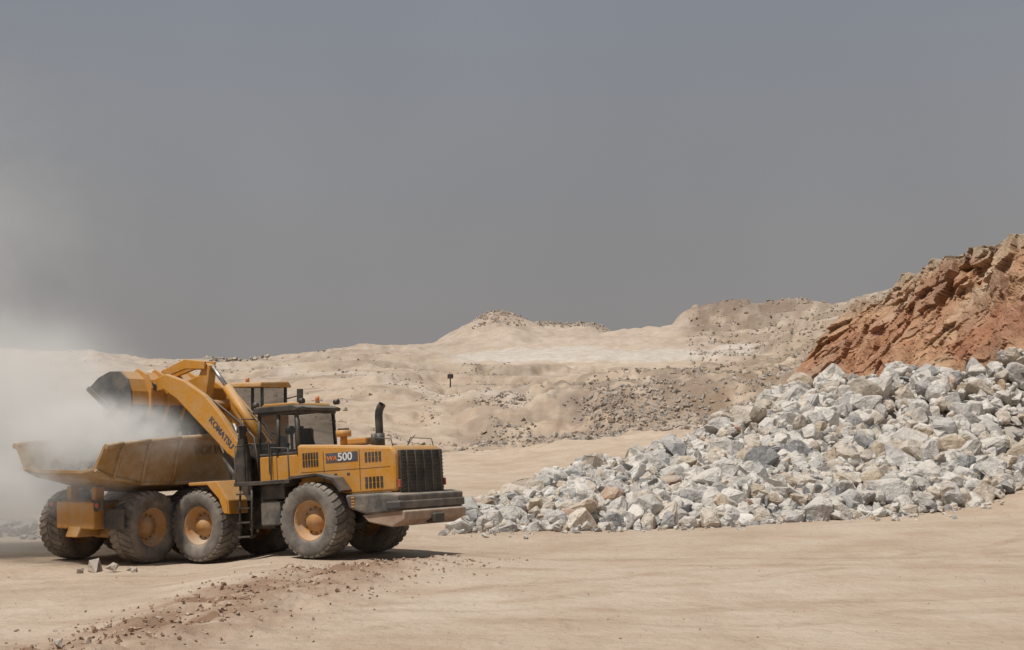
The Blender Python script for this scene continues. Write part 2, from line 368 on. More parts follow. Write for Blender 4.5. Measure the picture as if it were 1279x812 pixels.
clus(2400,480,640,148,300,.1,.5,cb,.54); clus(700,1000,1180,92,125,.12,.6,cb,.4)
clus(500,1040,1200,104,150,.15,.7,cb,.4)
scatter("rubble_field",np.array(P),np.array(S),np.array(Cc),M_R2,VB)
P=[];S=[];Cc=[]
clus(330,-160,50,46,54,.12,.55,cp,.2)
n=1900;Yb=rng.uniform(17,34,n);xe=np.interp(Yb,[0,12,20.7,23.4,29.3,35.9,42],[-9,-8,-5.8,-5.1,-3.7,-1.2,6]);X=xe+rng.normal(-.15,1.15,n)
s_=rng.uniform(.012,.085,n)*rng.uniform(.35,1,n);P.extend(np.stack([X,Yb,H(X,Yb)+s_*.15],1));S.extend(s_);Cc.extend(np.tile([.36,.235,.155],(n,1))*rng.uniform(.75,1.3,(n,1)))
n=1100;Yb=rng.uniform(16,60,n);X=rng.uniform(-.4,.4,n)*Yb;s_=rng.uniform(.008,.03,n)
P.extend(np.stack([X,Yb,H(X,Yb)+s_*.1],1));S.extend(s_);Cc.extend(pick(n,cb)*.9)
for X_,Y_,s_ in [(-10.2,34.9,.32),(-9.75,34.7,.24),(-9.4,34.9,.17),(-10.5,34.6,.15),(-9.2,34.6,.12),(-6.35,20.1,.12),(-6.0,20.3,.08),(-6.7,20.0,.07)]:
    P.append((X_,Y_,float(H(np.array([X_]),np.array([Y_]))[0])+s_*.3));S.append(s_);Cc.append((.38,.31,.25))
n=220;X=rng.uniform(-2.2,22,n);Yb=np.interp(X,Bx,By)-rng.exponential(.7,n);s_=rng.uniform(.04,.2,n)
P.extend(np.stack([X,Yb,H(X,Yb)+s_*.2],1));S.extend(s_);Cc.extend(pick(n,[.23,.18,.18,.11,.13,.06,.09,.02]))
scatter("loose_stones",np.array(P),np.array(S),np.array(Cc),M_R,VB)

# ---------------------------------------------------------------- cliff
na,nb=420,220
ca=np.array([0,.25,.5,.72,1.0])
bot=np.array([[19.5,108,5.0],[21.8,96,4.0],[24.6,87,3.5],[25.7,75,3.5],[27.5,56,2.5]])
top=np.array([[25.4,112,11.4],[28.9,104,14.6],[30.2,94,15.3],[30.6,84,15.0],[31.8,60,15.6]])
aa,bb=np.meshgrid(np.linspace(0,1,na),np.linspace(0,1.25,nb),indexing='ij')
def ip(T,k): return np.interp(aa,ca,T[:,k])
b1=np.clip(bb,0,1)
prof=b1**1.1
X=ip(bot,0)+(ip(top,0)-ip(bot,0))*prof; Yv=ip(bot,1)+(ip(top,1)-ip(bot,1))*prof; Z=ip(bot,2)+(ip(top,2)-ip(bot,2))*b1
bk=np.clip(bb-1,0,1)*26; X=X+bk*.85; Yv=Yv+bk*.5; Z=Z+bk*.05-(bk>5)*(bk-5)*.4
arc=aa*56
ca_,sa_=math.cos(R(24)),math.sin(R(24))
U=(arc*ca_+Z*sa_);Vv=(-arc*sa_+Z*ca_)
Uw=U+fbm(arc/2,Z/2,3,501)*.8;Vw=Vv+fbm(arc/2,Z/2,3,502)*.5
w1,id1=worley(Uw/6.5,Vw/2.0,500);w2,id2=worley(Uw/2.0,Vw/.75,510);w3,id3=worley(Uw/.7,Vw/.35,515)
up_=ss(.55,.8,bb+fbm(arc/7,Z/9,2,533)*.3)
dsp=(w1-.5)*(.6+.4*up_)+(w2-.5)*(.25+.35*up_)+(w3-.5)*.14+fbm(arc/7,Z/7,4,520)*1.4+fbm(arc/1.5,Z/1.5,4,521)*.3
fade=ss(0,.06,aa)
dsp=dsp*fade
nx,ny,nzv=-.78,-.55,.15
X=X+nx*dsp;Yv=Yv+ny*dsp;Z=Z+nzv*dsp+ss(.85,1,bb)*fbm(arc/3,bb*6,4,530)*.8
palc=np.array([[.46,.265,.155],[.49,.32,.20],[.38,.195,.115],[.52,.37,.24],[.34,.22,.15]])
cc=palc[(id1*4.99).astype(int)]*.6+palc[(id2*4.99).astype(int)]*.4; cc=cc*(.85+.3*id3[...,None])
band=np.clip(fbm(U/9,Vv/1.4,3,540)*1.4+.0,0,1)[...,None]; cc=cc*(1-band)+np.array([.56,.44,.32])*band
red=np.clip(np.exp(-((bb-.55)/.2)**2)*(.7+fbm(arc/6,Z/3,3,543)),0,1)[...,None]*.7; cc=cc*(1-red)+np.array([.40,.205,.125])*red
lowf=(ss(.42,.2,bb+fbm(arc/5,Z/5,3,541)*.2+aa*.25))[...,None];cc=cc*(1-lowf)+np.array([.51,.40,.29])*lowf
topf=ss(.90,1.0,bb)[...,None];cc=cc*(1-topf)+np.array([.42,.33,.24])*topf
i=np.arange((na-1)*nb).reshape(na-1,nb)[:,:-1].ravel();Fm=np.stack([i,i+nb,i+nb+1,i+1],1)
mesh_np("rock_cliff",np.stack([X,Yv,Z],-1).reshape(-1,3),Fm[:,::-1],M_C,cc.reshape(-1,3),False)

# ---------------------------------------------------------------- part helpers
def link(o,parent):
    scene.collection.objects.link(o); o.parent=parent; return o
def fromV(name,V,F,m,parent,bev=0,smooth=False,seg=2):
    me=bpy.data.meshes.new(name); me.from_pydata([tuple(v) for v in V],[],F); 
    bm=bmesh.new();bm.from_mesh(me);bmesh.ops.recalc_face_normals(bm,faces=bm.faces);bm.to_mesh(me);bm.free()
    me.materials.append(m); o=bpy.data.objects.new(name,me); link(o,parent)
    if smooth: 
        for p in me.polygons:p.use_smooth=True
    if bev:
        md=o.modifiers.new("bevel",'BEVEL');md.width=bev;md.segments=seg;md.limit_method='ANGLE'
    return o
def box(name,x0,x1,y0,y1,z0,z1,m,parent,bev=.02):
    V=[(x,y,z) for x in(x0,x1) for y in(y0,y1) for z in(z0,z1)]
    F=[(0,1,3,2),(4,6,7,5),(0,4,5,1),(2,3,7,6),(0,2,6,4),(1,5,7,3)]
    return fromV(name,V,F,m,parent,bev)
def prism(name,poly,y0,y1,m,parent,bev=.02):
    n=len(poly);V=[(x,y0,z) for x,z in poly]+[(x,y1,z) for x,z in poly]
    F=[tuple(range(n)),tuple(range(2*n-1,n-1,-1))]+[(i,(i+1)%n,(i+1)%n+n,i+n) for i in range(n)]
    return fromV(name,V,F,m,parent,bev)
def rod(name,p,q,r,m,parent,seg=14,r2=None):
    p=Vector(p);q=Vector(q);d=(q-p);L=d.length;rot=d.to_track_quat('Z','Y').to_matrix()
    V=[];r2=r if r2 is None else r2
    for k,(zz,rr) in enumerate(((0,r),(L,r2))):
        for i in range(seg):
            a=2*math.pi*i/seg;V.append(p+rot@Vector((rr*math.cos(a),rr*math.sin(a),zz)))
    F=[tuple(range(seg)),tuple(range(2*seg-1,seg-1,-1))]+[(i,(i+1)%seg,(i+1)%seg+seg,i+seg) for i in range(seg)]
    o=fromV(name,V,F,m,parent)
    for pl in o.data.polygons:
        if len(pl.vertices)==4:pl.use_smooth=True
    return o
def pipe(name,pts,r,m,parent):
    cu=bpy.data.curves.new(name,'CURVE');cu.dimensions='3D';cu.bevel_depth=r;cu.bevel_resolution=2
    sp=cu.splines.new('POLY');sp.points.add(len(pts)-1)
    for i,p in enumerate(pts):sp.points[i].co=(*p,1)
    cu.materials.append(m);o=bpy.data.objects.new(name,cu);return link(o,parent)
def text(name,s,size,loc,rot,m,parent,sx=1):
    cu=bpy.data.curves.new(name,'FONT');cu.body=s;cu.size=size;cu.extrude=.004;cu.offset=.006;cu.align_x='CENTER';cu.align_y='CENTER'
    cu.materials.append(m);o=bpy.data.objects.new(name,cu);link(o,parent);o.location=loc;o.rotation_euler=rot;o.scale=(sx,1,1);return o
def strip(name,cl,wid,y0,y1,m,parent,bev=.02):
    pts=[Vector(c) for c in cl];L=[];Rr=[]
    for i,pnt in enumerate(pts):
        d=(pts[min(i+1,len(pts)-1)]-pts[max(i-1,0)]).normalized();nrm=Vector((-d.y,d.x))
        L.append(pnt+nrm*wid[i]/2);Rr.append(pnt-nrm*wid[i]/2)
    poly=[tuple(v) for v in L]+[tuple(v) for v in reversed(Rr)]
    return prism(name,poly,y0,y1,m,parent,bev)
def lathe_mesh(name,prof,m,seg=56,lugs=None):
    V=[];F=[];n=len(prof)
    for i in range(seg):
        a=2*math.pi*i/seg
        for r,yy in prof:V.append((r*math.cos(a),yy,r*math.sin(a)))
    for i in range(seg):
        j=(i+1)%seg
        for k in range(n-1):F.append((i*n+k,i*n+k+1,j*n+k+1,j*n+k))
    nb_=len(F)
    if lugs:
        cnt,R0,R1,hw,hy=lugs
        for sd in(-1,1):
            for i in range(cnt):
                a0=2*math.pi*(i+(.5 if sd>0 else 0))/cnt;b0=len(V)
                secs=[(0.02,0,R1),(hy*.62,.10,R1),(hy*.97,.15,R1-.030),(hy*1.01,.16,R1-.12)]
                for (yy,da,rt) in secs:
                    for dd in(-hw,hw):
                        for rr in(rt-.11,rt):
                            a=a0+da+dd;V.append((rr*math.cos(a),sd*yy,rr*math.sin(a)))
                for k in range(3):
                    q0=b0+k*4;q1=q0+4
                    F+= [(q0+1,q0+3,q1+3,q1+1),(q0,q0+1,q1+1,q1),(q0+2,q1+2,q1+3,q0+3)]
                F.append((b0,b0+2,b0+3,b0+1));F.append((b0+12,b0+13,b0+15,b0+14))
    me=bpy.data.meshes.new(name);me.from_pydata(V,[],F)
    bm=bmesh.new();bm.from_mesh(me);bmesh.ops.recalc_face_normals(bm,faces=bm.faces);bm.to_mesh(me);bm.free()
    me.materials.append(m)
    for i,p_ in enumerate(me.polygons):p_.use_smooth=i<nb_
    return me
tp=[(.49,-.27),(.50,-.31),(.56,-.345),(.66,-.38),(.76,-.39),(.84,-.375),(.885,-.335),(.905,-.22),(.91,0)]
tp=tp+[(r,-y) for r,y in reversed(tp[:-1])]
ME_T=lathe_mesh("tyre",tp,M_TYRE,64,(30,.80,.935,.066,.37)); ME_T2=lathe_mesh("tyre",tp,M_TYRE2,64,(30,.80,.935,.066,.37))
rpf=[(0,.20),(.13,.20),(.15,.17),(.25,.15),(.27,.06),(.36,.06),(.40,.16),(.46,.20),(.475,.30),(.505,.31),(.505,.27)]
rpf=rpf+[(r,-y) for r,y in reversed(rpf)]
ME_R=lathe_mesh("rim",rpf,M_RIM,44)
def wheel(parent,n,x,y,z,tm):
    for me,nm in((tm,"tyre_"),(ME_R,"rim_")):
        o=bpy.data.objects.new(nm+n,me);link(o,parent);o.location=(x,y,z);o.rotation_euler=(0,random.random()*6,0)
    sd=1 if y>0 else -1
    for k in range(12):
        a=k*math.pi/6;rod("wheel_bolt_%s_%d"%(n,k),(x+.315*math.cos(a),y+sd*.05,z+.315*math.sin(a)),(x+.315*math.cos(a),y+sd*.085,z+.315*math.sin(a)),.02,M_BLK,parent,6)
# ================================================================ WHEEL LOADER
Ld=bpy.data.objects.new("wheel_loader",None);scene.collection.objects.link(Ld)
yaw=math.atan2(.53,-.848); Ld.location=(-4.15,36.07,-.0)
Ld.rotation_euler=(Matrix.Rotation(yaw,4,'Z')@Matrix.Rotation(R(3.9),4,'Y')).to_euler()
WB=3.75
for n,x,y in(("rear_left",0,1.15),("rear_right",0,-1.15),("front_left",WB,1.15),("front_right",WB,-1.15)):
    wheel(Ld,n,x,y,.93,ME_T)
for n,x in(("rear",0),("front",WB)):
    rod("axle_"+n,(x,-1.0,.93),(x,1.0,.93),.2,M_BLK,Ld); box("differential_"+n,x-.38,x+.38,-.38,.38,.6,1.3,M_BLK,Ld,.12)
box("rear_frame",-2.1,1.6,-.55,.55,.8,1.5,M_BLK,Ld,.03)
prism("front_frame",[(2.0,.75),(2.0,1.5),(2.35,2.2),(2.55,3.0),(2.95,3.0),(3.25,2.1),(4.5,1.5),(4.6,.8)],-.48,.48,M_BLK,Ld,.03)
for sd in(-1,1): prism("boom_tower_plate_%d"%(sd+1),[(2.45,1.5),(2.5,2.6),(2.62,3.2),(2.85,3.2),(3.05,2.3),(3.3,1.5)],sd*.78-.05,sd*.78+.05,M_BLK,Ld,.015)
rod("articulation_joint",(1.85,0,.7),(1.85,0,1.7),.25,M_BLK,Ld)
prism("engine_hood",[(-2.35,1.52),(-2.38,2.45),(-2.25,2.62),(.72,2.84),(.72,1.62),(-.2,1.62),(-1.0,1.5)],-1.0,1.0,M_Y,Ld,.07)
box("hood_belt",-2.2,.7,-1.03,1.03,1.40,1.53,M_BLK,Ld,.02)
box("hood_seam",-2.2,.6,1.0,1.004,2.12,2.132,M_BLK,Ld,0)
for i,xx in enumerate((-1.28,-.15)): box("hood_door_gap_%d"%i,xx,xx+.015,1.0,1.005,1.6,2.6,M_BLK,Ld,0)
for i,xx in enumerate((-.95,-.55,.2)): box("hood_latch_%d"%i,xx,xx+.08,1.0,1.02,2.0,2.05,M_BLK,Ld,.005)
box("rear_grille_panel",-2.44,-2.34,-.88,.88,1.42,2.52,M_BLK,Ld,.02)
for k in range(12): box("grille_slat_%d"%k,-2.48,-2.43,-.84,.84,1.48+k*.085,1.505+k*.085,M_BLK,Ld,0)
for k in range(5): box("grille_bar_%d"%k,-2.50,-2.475,-.7+k*.35-.012,-.7+k*.35+.012,1.45,2.5,M_CW,Ld,0)
for sd in(-1,1):
    box("tail_lamp_%d"%(sd+1),-2.45,-2.38,sd*.945-.035,sd*.945+.035,1.62,1.80,M_RED,Ld,.01)
def vent(n,x0,x1,z0,z1,k):
    for i in range(k):
        xa=x0+(x1-x0)*(i+.12)/k;xb=x0+(x1-x0)*(i+.78)/k
        for j in range(2):
            za=z0+(z1-z0)*(j+.06)/2;zb=z0+(z1-z0)*(j+.94)/2
            box("%s_%d_%d"%(n,i,j),xa,xb,.99,1.012,za,zb,M_BLK,Ld,0)
vent("side_vent_upper",-1.95,-1.42,2.27,2.52,5); vent("side_vent_lower",-1.98,-1.4,1.63,1.92,5);vent("side_vent_cooler",.02,.55,2.25,2.62,6)
box("decal_panel",-1.22,-.22,1.0,1.008,2.32,2.56,M_BL,Ld,0)
text("decal_number","500",.27,(-.83,1.014,2.44),(R(90),0,R(180)),M_WH,Ld,1.15); text("decal_prefix","WA",.16,(-.42,1.014,2.42),(R(90),0,R(180)),M_OR,Ld,1.2)
prism("counterweight",[(-2.66,1.06),(-2.70,1.44),(-2.35,1.50),(-1.05,1.50),(-1.15,1.18),(-1.7,1.0)],-1.36,1.36,M_CW,Ld,.05)
prism("bumper_step",[(-2.78,.84),(-2.80,1.04),(-2.66,1.08),(-1.5,1.0),(-1.7,.82),(-2.4,.68)],-1.30,1.30,M_CWD,Ld,.03)
box("counterweight_cap",-2.72,-2.30,-1.38,1.38,1.10,1.30,M_CW,Ld,.04)
box("hitch",-2.9,-2.6,-.2,.2,.72,.95,M_BLK,Ld,.03)
for k in range(4): box("hazard_mark_%d"%k,-1.35,-1.25,1.365,1.372,1.2+k*.07,1.235+k*.07,M_Y,Ld,0)
rod("exhaust_base",(-1.2,.05,2.66),(-1.2,.05,3.0),.13,M_BLK,Ld);pipe("exhaust_stack",[(-1.2,.05,2.95),(-1.2,.05,3.45),(-1.22,.05,3.55),(-1.26,.05,3.64),(-1.33,.05,3.72)],.10,M_BLK,Ld)
rod("air_precleaner_stem",(-.25,.3,2.7),(-.25,.3,3.0),.09,M_Y,Ld);rod("air_precleaner",(-.25,.3,2.98),(-.25,.3,3.14),.2,M_Y,Ld);rod("air_precleaner_cap",(-.25,.3,3.14),(-.25,.3,3.19),.15,M_BLK,Ld)
rod("rain_cap",(-.7,-.4,2.7),(-.7,-.4,3.02),.1,M_BLK,Ld)
pipe("hood_handrail_left",[(-2.2,.85,2.6),(-2.15,.85,2.80),(-1.5,.85,2.87),(-1.4,.85,2.7)],.014,M_BLK,Ld)
pipe("hood_handrail_right",[(-2.2,-.85,2.6),(-2.15,-.85,2.80),(-1.5,-.85,2.87),(-1.4,-.85,2.7)],.014,M_BLK,Ld)
pipe("antenna_loop",[(-2.0,0,2.62),(-2.05,-.2,2.85),(-1.9,-.5,2.9)],.012,M_BLK,Ld)
box("filler_box",-.55,.3,-.75,-.2,2.78,2.95,M_Y,Ld,.04)
# cab
x0,x1,yb=.84,2.18,.78
box("cab_lower",x0,x1,-yb,yb,1.95,2.62,M_Y,Ld,.04); box("cab_floor_mount",x0+.05,x1,-.7,.7,1.45,1.96,M_BLK,Ld,.03)
cr=[(x0,yb),(x0,-yb),(x1+.05,yb),(x1+.05,-yb),(1.58,yb)]
for i,(x,y) in enumerate(cr): rod("cab_post_%d"%i,(x+.03*(1 if x<1.5 else -1),y*.97,2.6),(x+.06*(1 if x<1.5 else -1),y*.93,3.72),.048,M_BLK,Ld,8)
fromV("cab_glass_left",[(x0+.05,yb-.03,2.62),(x1,yb-.03,2.62),(x1-.03,yb-.07,3.7),(x0+.08,yb-.07,3.7)],[(0,1,2,3)],M_GL,Ld)
fromV("cab_glass_right",[(x0+.05,-yb+.03,2.62),(x1,-yb+.03,2.62),(x1-.03,-yb+.07,3.7),(x0+.08,-yb+.07,3.7)],[(0,1,2,3)],M_GL,Ld)
fromV("cab_glass_rear",[(x0+.02,yb-.05,2.62),(x0+.02,-yb+.05,2.62),(x0+.06,-yb+.1,3.7),(x0+.06,yb-.1,3.7)],[(0,1,2,3)],M_GL,Ld)
fromV("cab_windscreen",[(x1+.04,yb-.05,2.62),(x1+.04,-yb+.05,2.62),(x1-.02,-yb+.1,3.7),(x1-.02,yb-.1,3.7)],[(0,1,2,3)],M_GL,Ld)
for z in(2.62,3.66): box("cab_rail_rear_%d"%int(z*10),x0-.0,x0+.06,-yb,yb,z,z+.06,M_BLK,Ld,.01);box("cab_rail_left_%d"%int(z*10),x0,x1,yb-.07,yb+.005,z,z+.06,M_BLK,Ld,.01)
pipe("rear_wiper",[(x0-.01,.1,2.68),(x0,.28,3.3)],.012,M_BLK,Ld)
prism("cab_roof",[(x0-.10,3.72),(x0-.12,3.80),(x0+.1,3.88),(x1,3.9),(x1+.12,3.80),(x1+.1,3.72)],-.86,.86,M_BLK,Ld,.03)
prism("cab_roof_cap",[(x0+.1,3.885),(x0+.15,3.95),(x1-.15,3.97),(x1-.03,3.90)],-.7,.7,M_Y,Ld,.02)
for i,(x,y) in enumerate(((x0-.11,.7),(x0-.11,-.7),(x1+.06,.75),(x1+.06,-.75))): rod("work_lamp_%d"%i,(x-.05,y,3.96),(x+.08,y,3.96),.07,M_BLK,Ld,12)
rod("beacon_base",(x0+.3,-.4,3.95),(x0+.3,-.4,4.0),.06,M_BLK,Ld);rod("beacon",(x0+.3,-.4,4.0),(x0+.3,-.4,4.14),.055,M_OR,Ld)
box("operator_seat",1.25,1.7,-.27,.27,2.3,2.75,M_BLK,Ld,.05);box("seat_back",1.18,1.32,-.27,.27,2.7,3.3,M_BLK,Ld,.05)
rod("steering_column",(2.05,0,2.3),(1.85,0,2.95),.04,M_BLK,Ld)
for sd in(1,-1):
    pipe("mirror_arm_%d"%(sd+1),[(x1+.1,sd*.8,3.6),(x1+.25,sd*1.15,3.62),(x1+.25,sd*1.15,3.3)],.018,M_BLK,Ld);box("mirror_%d"%(sd+1),x1+.2,x1+.26,sd*1.15-.13,sd*1.15+.13,3.1,3.45,M_BLK,Ld,.02)
box("platform",.6,2.45,.78,1.48,1.88,1.98,M_BLK,Ld,.01); box("platform_right",.6,2.45,-1.48,-.78,1.88,1.98,M_BLK,Ld,.01)
fp=[(-1.0,1.62),(-.75,1.95),(-.2,2.08),(.6,2.05),(.95,1.85),(.9,1.8),(.55,1.98),(-.2,2.01),(-.7,1.88),(-.94,1.58)]
prism("rear_fender",fp,.8,1.42,M_BLK,Ld,.008)
prism("rear_fender_right",fp,-1.42,-.8,M_BLK,Ld,.008)
box("battery_box",1.1,1.75,.55,1.28,.85,1.45,M_CW,Ld,.04);box("hydraulic_tank",1.0,1.75,.5,1.2,1.5,1.87,M_BLK,Ld,.03);box("fuel_tank_right",1.05,1.8,-1.2,-.5,.8,1.85,M_BLK,Ld,.04)
for xx in(1.95,2.35): rod("ladder_rail_%d"%int(xx*100),(xx,1.42,.55),(xx-.05,1.40,1.9),.03,M_BLK,Ld,8)
for k in range(4): box("ladder_step_%d"%k,1.93,2.36,1.30,1.5,.58+k*.36,.62+k*.36,M_BLK,Ld,0)
pipe("platform_handrail",[(2.4,1.45,1.95),(2.4,1.45,2.9),(2.38,.85,2.95)],.022,M_BLK,Ld);pipe("platform_handrail_rear",[(.65,1.4,1.95),(.65,1.42,2.75),(1.2,1.42,2.8),(1.25,1.4,1.95)],.02,M_BLK,Ld)
pipe("cab_door_rail",[(1.75,.84,2.1),(1.75,.88,2.2),(1.75,.88,3.0)],.018,M_BLK,Ld)
box("door_gap",1.58,1.595,.78,.785,1.98,2.6,M_BLK,Ld,0)
for sd in(-1,1):
    ya,yb2=(.80,1.52) if sd>0 else(-1.52,-.80)
    prism("front_fender_%d"%(sd+1),[(4.0,2.06),(3.0,2.06),(2.62,1.55),(2.60,1.2),(2.72,1.2),(2.78,1.5),(3.08,1.96),(4.0,1.98)],ya,yb2,M_Y,Ld,.02)
    prism("front_fender_cheek_%d"%(sd+1),[(3.35,2.02),(3.0,2.04),(2.66,1.58),(2.64,1.22),(2.76,1.22),(2.92,1.6),(3.2,1.86)],sd*1.52-.02,sd*1.52+.02,M_Y,Ld,.005)
for sd in(-1,1):
    pipe("headlamp_post_%d"%(sd+1),[(2.55,sd*.95,2.0),(2.55,sd*.95,3.3)],.04,M_BLK,Ld);rod("headlamp_%d"%(sd+1),(2.52,sd*.95,3.35),(2.68,sd*.95,3.35),.12,M_BLK,Ld)
    pipe("tower_hose_%d"%(sd+1),[(2.3,sd*.5,1.3),(2.35,sd*.62,2.3),(2.5,sd*.6,3.15),(2.8,sd*.45,3.3)],.03,M_BLK,Ld)
# boom
cl=[(2.72,2.55),(3.2,2.95),(3.75,3.55),(4.35,4.12),(5.0,4.6),(5.6,4.88),(6.02,4.80)]
for sd in(-1,1):
    strip("lift_arm_%d"%(sd+1),cl,[.34,.48,.64,.70,.56,.44,.36],sd*.62-.09,sd*.62+.09,M_Y,Ld,.03)
    rod("lift_arm_pin_%d"%(sd+1),(2.74,sd*.62-.16,2.58),(2.74,sd*.62+.16,2.58),.12,M_BLK,Ld)
    rod("bucket_pin_%d"%(sd+1),(6.0,sd*.62-.16,4.78),(6.0,sd*.62+.16,4.78),.11,M_BLK,Ld)
    rod("lift_cylinder_%d"%(sd+1),(3.0,sd*.4,1.5),(3.7,sd*.42,2.75),.115,M_BLK,Ld);rod("lift_cylinder_rod_%d"%(sd+1),(3.7,sd*.42,2.75),(4.15,sd*.42,3.62),.055,M_CHR,Ld)
    pipe("hydraulic_hose_%d"%(sd+1),[(2.7,sd*.3,3.1),(3.0,sd*.45,3.5),(3.6,sd*.48,3.95),(4.4,sd*.48,4.5)],.025,M_BLK,Ld)
rod("lift_arm_crossbar",(4.5,-.6,4.15),(4.5,.6,4.15),.16,M_Y,Ld)
strip("bell_crank",[(4.55,5.30),(4.72,4.85),(4.85,4.35),(5.15,3.95)],[.26,.42,.42,.26],-.14,.14,M_Y,Ld,.03)
rod("tilt_cylinder",(2.75,0,3.05),(3.95,0,4.62),.13,M_Y,Ld);rod("tilt_cylinder_rod",(3.95,0,4.62),(4.5,0,5.25),.06,M_CHR,Ld)
strip("tilt_link",[(4.55,5.26),(5.3,5.36),(6.2,5.15)],[.22,.28,.22],-.22,-.15,M_Y,Ld,.02);strip("tilt_link_outer",[(4.55,5.26),(5.3,5.36),(6.2,5.15)],[.22,.28,.22],.15,.22,M_Y,Ld,.02)
t_=text("boom_lettering","KOMATSU",.23,(3.55,.716,3.34),(R(90),R(0),R(180)),M_BL,Ld,1.05); t_.rotation_euler=(Matrix.Rotation(math.pi,3,'Z')@Matrix.Rotation(R(90),3,'X')@Matrix.Rotation(R(-47),3,'Z')).to_euler()
# bucket (tipped forward, emptying)
def bs(p,k=.80,cx=6.0,cz=4.72,an=R(9)):
    dx=(p[0]-cx)*k;dz=(p[1]-cz)*k
    return (cx+dx*math.cos(an)+dz*math.sin(an),cz-dx*math.sin(an)+dz*math.cos(an))
prof=[bs(p) for p in [(6.55,3.35),(6.25,3.7),(6.0,4.15),(5.93,4.6),(6.02,5.05),(6.3,5.38),(6.8,5.50),(7.4,5.42),(7.95,5.16)]]
n=len(prof);hw=1.56;V=[];F=[]
inn=[]
for i,(x,z) in enumerate(prof):
    c=Vector(bs((6.95,4.5)));v=Vector((x,z));d=(c-v).normalized()*.07;inn.append((v.x+d.x,v.y+d.y))
for yy in(-hw,hw):
    for x,z in prof:V.append((x,yy,z))
    for x,z in inn:V.append((x,yy,z))
for i in range(n-1):
    F.append((i,i+1,2*n+i+1,2*n+i));F.append((n+i,3*n+i,3*n+i+1,n+i+1))
    F.append((i,n+i,n+i+1,i+1));F.append((2*n+i,2*n+i+1,3*n+i+1,3*n+i))
F.append((0,2*n,3*n,n));F.append((n-1,2*n-1,4*n-1,3*n-1))
bk_=fromV("bucket_shell",V,F,M_Y,Ld)
bk_.data.materials.append(M_ST)
for p_ in bk_.data.polygons:
    cz=sum(bk_.data.vertices[v].co.z for v in p_.vertices)/len(p_.vertices)
    ins=all((v%(2*n))>=n for v in p_.vertices)
    if ins or cz<4.3:p_.material_index=1
for sd in(-1,1):
    prism("bucket_side_%d"%(sd+1),prof+[bs((7.3,4.45)),bs((6.95,3.95))],sd*(hw+.03)-.03,sd*(hw+.03)+.03,M_ST,Ld,.01)
    prism("bucket_side_wear_%d"%(sd+1),[bs(p) for p in [(6.58,3.3),(6.75,3.55),(7.35,4.42),(8.02,5.14),(7.88,5.24),(7.15,4.5),(6.45,3.52)]],sd*(hw+.07)-.03,sd*(hw+.07)+.03,M_CW,Ld,.01)
for k in range(9):
    yy=-1.46+k*.365
    prism("bucket_tooth_%d"%k,[bs(p) for p in [(6.50,3.55),(6.42,3.48),(6.72,3.0),(6.78,3.02),(6.68,3.48)]],yy-.07,yy+.07,M_ST,Ld,.01)
for k in range(4):
    yy=[-.95,-.32,.32,.95][k]; prism("bucket_back_rib_%d"%k,[bs(p) for p in [(6.2,3.66),(5.90,4.1),(5.76,4.7),(5.9,5.2),(6.28,5.5),(6.45,5.45),(6.0,4.9),(5.99,4.2),(6.25,3.72)]],yy-.04,yy+.04,M_Y,Ld,.01)
a_=bs((7.95,5.16));box("bucket_spill_edge",a_[0]-.06,a_[0]+.06,-hw,hw,a_[1]-.06,a_[1]+.06,M_ST,Ld,.01)

# ================================================================ DUMP TRUCK
Tk=bpy.data.objects.new("articulated_dump_truck",None);scene.collection.objects.link(Tk)
Tk.location=(-10.70,37.75,-.29); Tk.rotation_euler=(0,R(-1.2),R(60))
for n,x,y in(("rear_right",0,-1.25),("rear_left",0,1.30),("mid_right",1.95,-1.25),("mid_left",1.95,1.25),("front_right",6.1,-1.2),("front_left",6.1,1.2)):
    wheel(Tk,n,x,y,.93,ME_T2)
for n,x in(("rear",0),("mid",1.95),("front",6.1)):
    rod("axle_"+n,(x,-1.1,.93),(x,1.1,.93),.17,M_TY,Tk);box("differential_"+n,x-.35,x+.35,-.33,.33,.62,1.22,M_TY,Tk,.1)
for sd in(-1,1):
    box("chassis_rail_%d"%(sd+1),-1.1,4.6,sd*.48-.12,sd*.48+.12,1.15,1.55,M_TY,Tk,.02)
    prism("bogie_beam_%d"%(sd+1),[(-.3,.85),(-.1,1.1),(.95,1.3),(2.05,1.1),(2.25,.85),(.95,.95)],sd*.76-.06,sd*.76+.06,M_TY,Tk,.02)
    box("tail_lamp_plate_%d"%(sd+1),-1.2,-1.12,sd*.78-.22,sd*.78+.22,1.42,1.68,M_BLK,Tk,.01)
    rod("tail_lamp_%d"%(sd+1),(-1.25,sd*.82,1.55),(-1.19,sd*.82,1.55),.06,M_RED,Tk)
    pipe("tail_lamp_bracket_%d"%(sd+1),[(-1.15,sd*.5,1.4),(-1.15,sd*.75,1.42)],.03,M_BLK,Tk)
    box("bed_hinge_%d"%(sd+1),-1.0,-.7,sd*.45-.08,sd*.45+.08,1.6,2.0,M_TY,Tk,.02)
prism("rear_crossmember",[(-1.2,.92),(-1.22,1.62),(-.8,1.66),(-.7,.92)],-.68,.68,M_TY,Tk,.04)
prism("tow_bracket",[(-1.35,.72),(-1.2,1.0),(-.6,1.0),(-.5,.7)],-.22,.22,M_TY,Tk,.04)
box("mudflap_right",-1.02,-.98,-1.55,-.85,.95,1.45,M_BLK,Tk,.005)
secs=[(-1.75,2.38,.80,2.48,1.30,3.10,1.66),(-1.2,2.14,.74,2.27,1.36,3.14,1.70),(-.3,1.86,.62,2.07,1.42,3.19,1.74),(.8,1.76,.55,2.02,1.45,3.24,1.76),(3.2,1.74,.55,2.0,1.45,3.30,1.76),(4.15,1.76,.55,2.05,1.45,3.40,1.76)]
